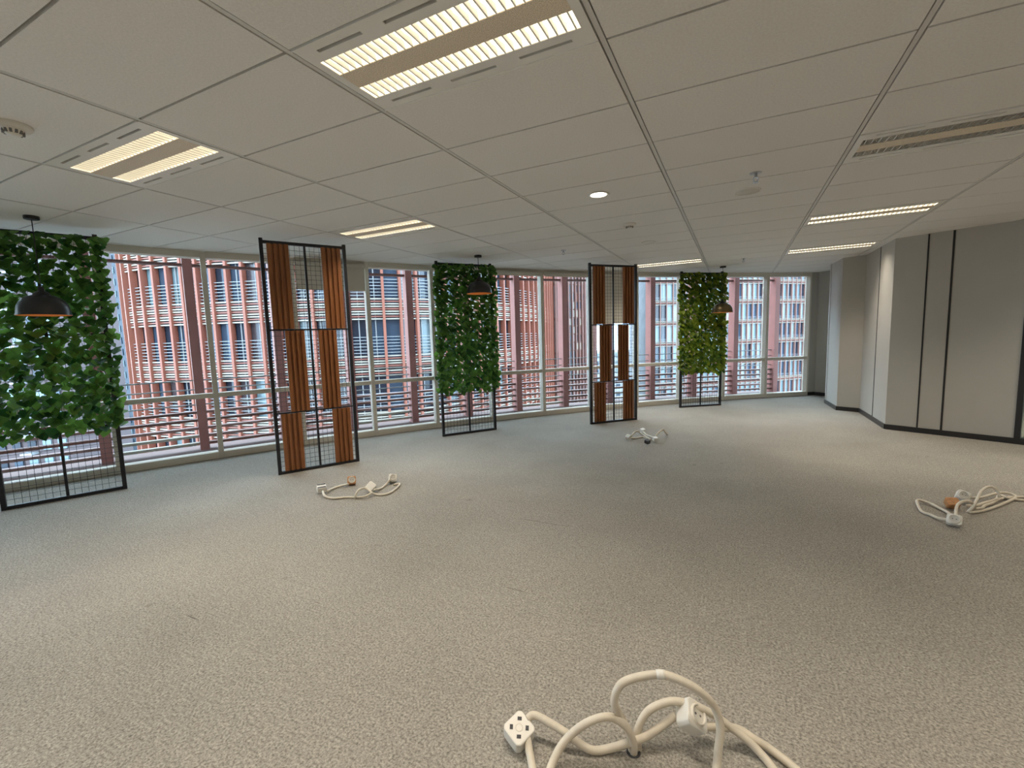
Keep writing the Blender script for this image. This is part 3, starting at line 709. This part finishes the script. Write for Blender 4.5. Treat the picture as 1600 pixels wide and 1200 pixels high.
# ------------------------------------------------------------------ power cords with socket boxes
CORDS = [
{'r': 0.0145, 'cords': [[(-0.696, 1.441, 0.08), (-0.674, 1.459, 0.09), (-0.608, 1.461, 0.08), (-0.546, 1.464, 0.06), (-0.508, 1.467, 0.04), (-0.45, 1.479, 0.016), (-0.391, 1.511, 0.02), (-0.324, 1.541, 0.045), (-0.273, 1.581, 0.055), (-0.222, 1.627, 0.08), (-0.18, 1.66, 0.11)], [(-0.314, 1.549, -0.01), (-0.312, 1.537, 0.05), (-0.333, 1.52, 0.12), (-0.374, 1.508, 0.15), (-0.412, 1.484, 0.16), (-0.464, 1.456, 0.14), (-0.511, 1.434, 0.1), (-0.546, 1.4, 0.06), (-0.564, 1.346, 0.02), (-0.553, 1.279, 0.016)], [(-0.32, 1.554, -0.01), (-0.327, 1.557, 0.05), (-0.352, 1.538, 0.13), (-0.374, 1.508, 0.21), (-0.361, 1.518, 0.27), (-0.322, 1.538, 0.3), (-0.237, 1.575, 0.32), (-0.183, 1.584, 0.32), (-0.124, 1.596, 0.3), (-0.072, 1.612, 0.26), (-0.039, 1.634, 0.2), (-0.025, 1.628, 0.14), (-0.03, 1.606, 0.08), (-0.034, 1.579, 0.03), (-0.038, 1.517, 0.016)], [(-0.3, 1.572, -0.01), (-0.306, 1.583, 0.06), (-0.279, 1.613, 0.12), (-0.232, 1.643, 0.15), (-0.178, 1.67, 0.16), (-0.109, 1.688, 0.15), (-0.047, 1.708, 0.12), (0.007, 1.722, 0.08), (0.061, 1.725, 0.05), (0.112, 1.711, 0.02), (0.142, 1.675, 0.016), (0.179, 1.618, 0.016)], [(-0.089, 1.66, 0.1), (-0.02, 1.71, 0.08), (0.034, 1.748, 0.06), (0.088, 1.749, 0.04), (0.14, 1.75, 0.02), (0.211, 1.707, 0.016), (0.263, 1.656, 0.016)], [(-0.675, 1.393, 0.05), (-0.655, 1.365, 0.03), (-0.624, 1.323, 0.016), (-0.59, 1.262, 0.016)]], 'sock': [(-0.716, 1.406, 0.05), (-0.124, 1.668, 0.12)]} ,
{'r': 0.011, 'cords': [[(-3.741, 3.168, 0.03), (-3.791, 3.303, 0.014), (-3.778, 3.386, 0.014), (-3.683, 3.396, 0.04)], [(-3.749, 3.123, 0.04), (-3.67, 3.073, 0.024), (-3.615, 3.071, 0.012), (-3.539, 3.082, 0.012), (-3.457, 3.144, 0.012), (-3.371, 3.178, 0.012), (-3.262, 3.206, 0.024), (-3.242, 3.283, 0.04)], [(-3.353, 3.163, 0.0), (-3.342, 3.165, 0.04), (-3.339, 3.203, 0.08), (-3.364, 3.296, 0.07), (-3.327, 3.311, 0.06), (-3.264, 3.297, 0.036), (-3.224, 3.325, 0.012), (-3.156, 3.342, 0.012), (-3.128, 3.413, 0.012), (-3.159, 3.547, 0.012), (-3.208, 3.66, 0.012), (-3.239, 3.67, 0.012), (-3.263, 3.627, 0.012)], [(-3.281, 3.36, 0.04), (-3.313, 3.486, 0.012), (-3.346, 3.6, 0.014), (-3.333, 3.649, 0.05)]], 'sock': [(-3.824, 3.172, 0.035), (-3.718, 3.479, 0.035), (-3.356, 3.393, 0.04), (-3.341, 3.703, 0.04)]} ,
{'r': 0.012, 'cords': [[(-1.377, 6.558, 0.04), (-1.335, 6.496, 0.08), (-1.317, 6.602, 0.107), (-1.275, 6.623, 0.12), (-1.247, 6.661, 0.093), (-1.166, 6.589, 0.067), (-1.073, 6.5, 0.04)], [(-1.374, 6.597, 0.02), (-1.297, 6.651, 0.014), (-1.238, 6.736, 0.012), (-1.168, 6.697, 0.017), (-1.06, 6.524, 0.03)], [(-1.255, 6.959, 0.05), (-1.191, 6.864, 0.025), (-1.102, 6.783, 0.018), (-1.039, 6.638, 0.03)], [(-1.039, 6.638, 0.03), (-1.009, 6.728, 0.084), (-0.968, 6.799, 0.12), (-0.94, 6.838, 0.12), (-0.908, 6.849, 0.072), (-0.92, 7.074, 0.0)]], 'sock': [(-1.392, 6.535, 0.035), (-1.28, 7.047, 0.04), (-1.01, 6.522, 0.04), (-1.084, 6.323, 0.03)]} ,
{'r': 0.011, 'cords': [[(1.5, 4.535, 0.03), (1.458, 4.581, 0.019), (1.437, 4.66, 0.012), (1.406, 4.693, 0.012), (1.397, 4.752, 0.016), (1.42, 4.902, 0.022), (1.436, 4.962, 0.028), (1.466, 4.982, 0.025), (1.518, 4.938, 0.019), (1.556, 4.841, 0.014), (1.567, 4.731, 0.022), (1.543, 4.552, 0.04)], [(1.556, 4.557, 0.04), (1.597, 4.677, 0.08), (1.627, 4.735, 0.103), (1.684, 4.806, 0.11), (1.735, 4.855, 0.097), (1.771, 4.896, 0.067), (1.802, 4.943, 0.02)], [(1.726, 4.855, 0.0), (1.76, 4.862, 0.05), (1.804, 4.926, 0.095), (1.868, 5.045, 0.133), (1.931, 5.139, 0.145), (1.979, 5.187, 0.146), (2.017, 5.205, 0.128), (2.035, 5.196, 0.098), (2.037, 5.182, 0.06)], [(1.737, 4.831, 0.012), (1.824, 4.899, 0.012), (1.935, 5.019, 0.012), (2.053, 5.164, 0.012), (2.159, 5.299, 0.015), (2.22, 5.379, 0.025), (2.208, 5.427, 0.033), (2.155, 5.422, 0.038), (2.11, 5.399, 0.036), (2.032, 5.33, 0.031), (1.94, 5.231, 0.03), (1.844, 5.193, 0.03)], [(2.338, 5.349, 0.012), (2.254, 5.336, 0.012), (2.191, 5.329, 0.016), (2.135, 5.315, 0.028), (2.106, 5.362, 0.03), (2.036, 5.227, 0.03), (1.924, 5.101, 0.03), (1.826, 4.994, 0.026), (1.764, 4.986, 0.02)], [(2.385, 5.461, 0.012), (2.294, 5.436, 0.012), (2.234, 5.412, 0.012), (2.165, 5.366, 0.015), (2.075, 5.278, 0.018), (1.975, 5.13, 0.02), (1.898, 5.04, 0.02), (1.857, 4.968, 0.019), (1.808, 4.939, 0.016), (1.78, 4.956, 0.012)]], 'sock': [(1.523, 4.482, 0.035), (1.785, 5.124, 0.06), (1.65, 4.917, 0.035)]} ,
]
def rbox(sz, ch):
    """block with chamfered vertical corners, centred"""
    x, y, z = sz[0] / 2, sz[1] / 2, sz[2] / 2
    return MB().prism([(-x + ch, -y), (x - ch, -y), (x, -y + ch), (x, y - ch), (x - ch, y), (-x + ch, y), (-x, y - ch), (-x, -y + ch)], -z, z)
def socket_box(p, rot, parent, org, mt='sock', size=(.094, .094, .062), style='pins'):
    o = rbox(size, size[0] * .12).build('socket_box', M[mt], parent, bevel=.005)
    d = Vector((p[0], p[1], 0)).normalized(); sd = Vector((d.y, -d.x, 0))
    o.matrix_basis = Matrix.Translation(Vector(p) - Vector(org)) @ Matrix.Rotation(rot[2], 4, d) @ Matrix.Rotation(rot[0], 4, sd) @ Matrix.Rotation(rot[1] + math.atan2(sd.y, sd.x), 4, 'Z')
    zt = size[2] / 2
    if style == 'pins':
        for k in range(4):
            a = PI / 4 + k * PI / 2
            MB().box((.030 * math.cos(a), .030 * math.sin(a), zt), (.012, .016, .003), a).build('pin_hole', M['dark_hole'], o)
        MB().lathe([(.011, zt + .0005), (.013, zt + .0015), (.015, zt + .0005)], 20).build('centre_ring', M['plastic'], o)
    elif style == 'round':
        MB().lathe([(.028, zt + .0005), (.0285, zt + .009), (.033, zt + .009), (.036, zt + .0005)], 24).build('socket_rim', M['plastic'], o, True)
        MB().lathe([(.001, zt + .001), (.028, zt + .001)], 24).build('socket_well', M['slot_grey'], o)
        for s in (-1, 1): MB().lathe([(.001, zt + .002), (.004, zt + .002)], 10, (s * .011, 0, 0)).build('contact_hole', M['dark_hole'], o)
    elif style == 'stripe':
        for s in (-1, 1): MB().box((0, s * .026, zt), (.08, .018, .004)).build('dark_stripe', M['dark_hole'], o)
    return o
M['slot_grey'] = mat('socket_well_grey', (.62, .59, .53), .5)  # plastic toned down for the shade inside the socket well
labels = ['thick cream power cords looping up from the carpet, two socket blocks, nearest set',
          'cream power cord with four socket blocks, one tan, before the orange-brown board screen',
          'small cream power cord heap before the dark brown board screen',
          'tangled cream power cords with an orange-brown block, by the panelled wall']
labels[0] = 'thick cream power cords looping high out of a floor hole, two large socket blocks'
# per socket block: face, (tilt of the face, spin, sideways lean), material
styles = [[('pins', (.40, .72, .05), 'sock'), ('round', (.30, .35, .80), 'sock')],
          [('stripe', (.30, .1, .05), 'sock'), ('round', (1.0, .1, .15), 'tan'), ('none', (.8, .6, -.2), 'sock'), ('round', (.9, .1, .25), 'sock')],
          [('none', (.6, .9, -.3), 'sock'), ('none', (.3, .6, 0), 'sock'), ('none', (.2, .5, .1), 'sock'), ('none', (.2, .9, .1), 'dark_hole')],
          [('round', (.95, .0, .05), 'sock'), ('round', (.85, .1, .40), 'sock'), ('none', (.5, .5, .2), 'tan')]]
sizes = [(.094, .094, .062), (.088, .088, .058), (.066, .066, .05), (.088, .080, .058)]
for ci, c in enumerate(CORDS):
    org = (*c['sock'][0][:2], 0)
    org = (sum(s[0] for s in c['sock']) / len(c['sock']), sum(s[1] for s in c['sock']) / len(c['sock']), 0)
    t = empty('power_cord', org); tag(t, labels[ci], 'power cord', None)
    for pth in c['cords']:
        pp = [(x, y, max(z, c['r'] * .9) if z >= 0 and k not in (0,) else z) for k, (x, y, z) in enumerate(pth)]
        MB().tube(smooth_path(pp, 6), c['r'], 10).build('cord', M['cord'], t, True, off=org)
    for s, (sty, rot, mt_) in zip(c['sock'], styles[ci]):
        size = sizes[ci]
        zz = max(s[2], .05) if ci else s[2]
        socket_box((s[0], s[1], zz), rot, t, org, mt_, size, sty)
x, y, z = CORDS[0]['cords'][1][0]
o = empty('floor_outlet', (x, y, 0)); tag(o, 'small cable hole in the carpet where the high cord loops emerge', 'floor outlet', None)
MB().lathe([(.001, .001), (.020, .001), (.023, .004), (.026, .001)], 24).build('grommet', M['dark_hole'], o, True)
pth = smooth_path(CORDS[0]['cords'][2], 6)
cd = [o for o in bpy.data.objects if o.name.startswith('power_cord')][0]
MB().tube(pth[36:40], CORDS[0]['r'] * 1.12, 12).build('tape_band', M['sock'], cd, True, off=tuple(cd.location))
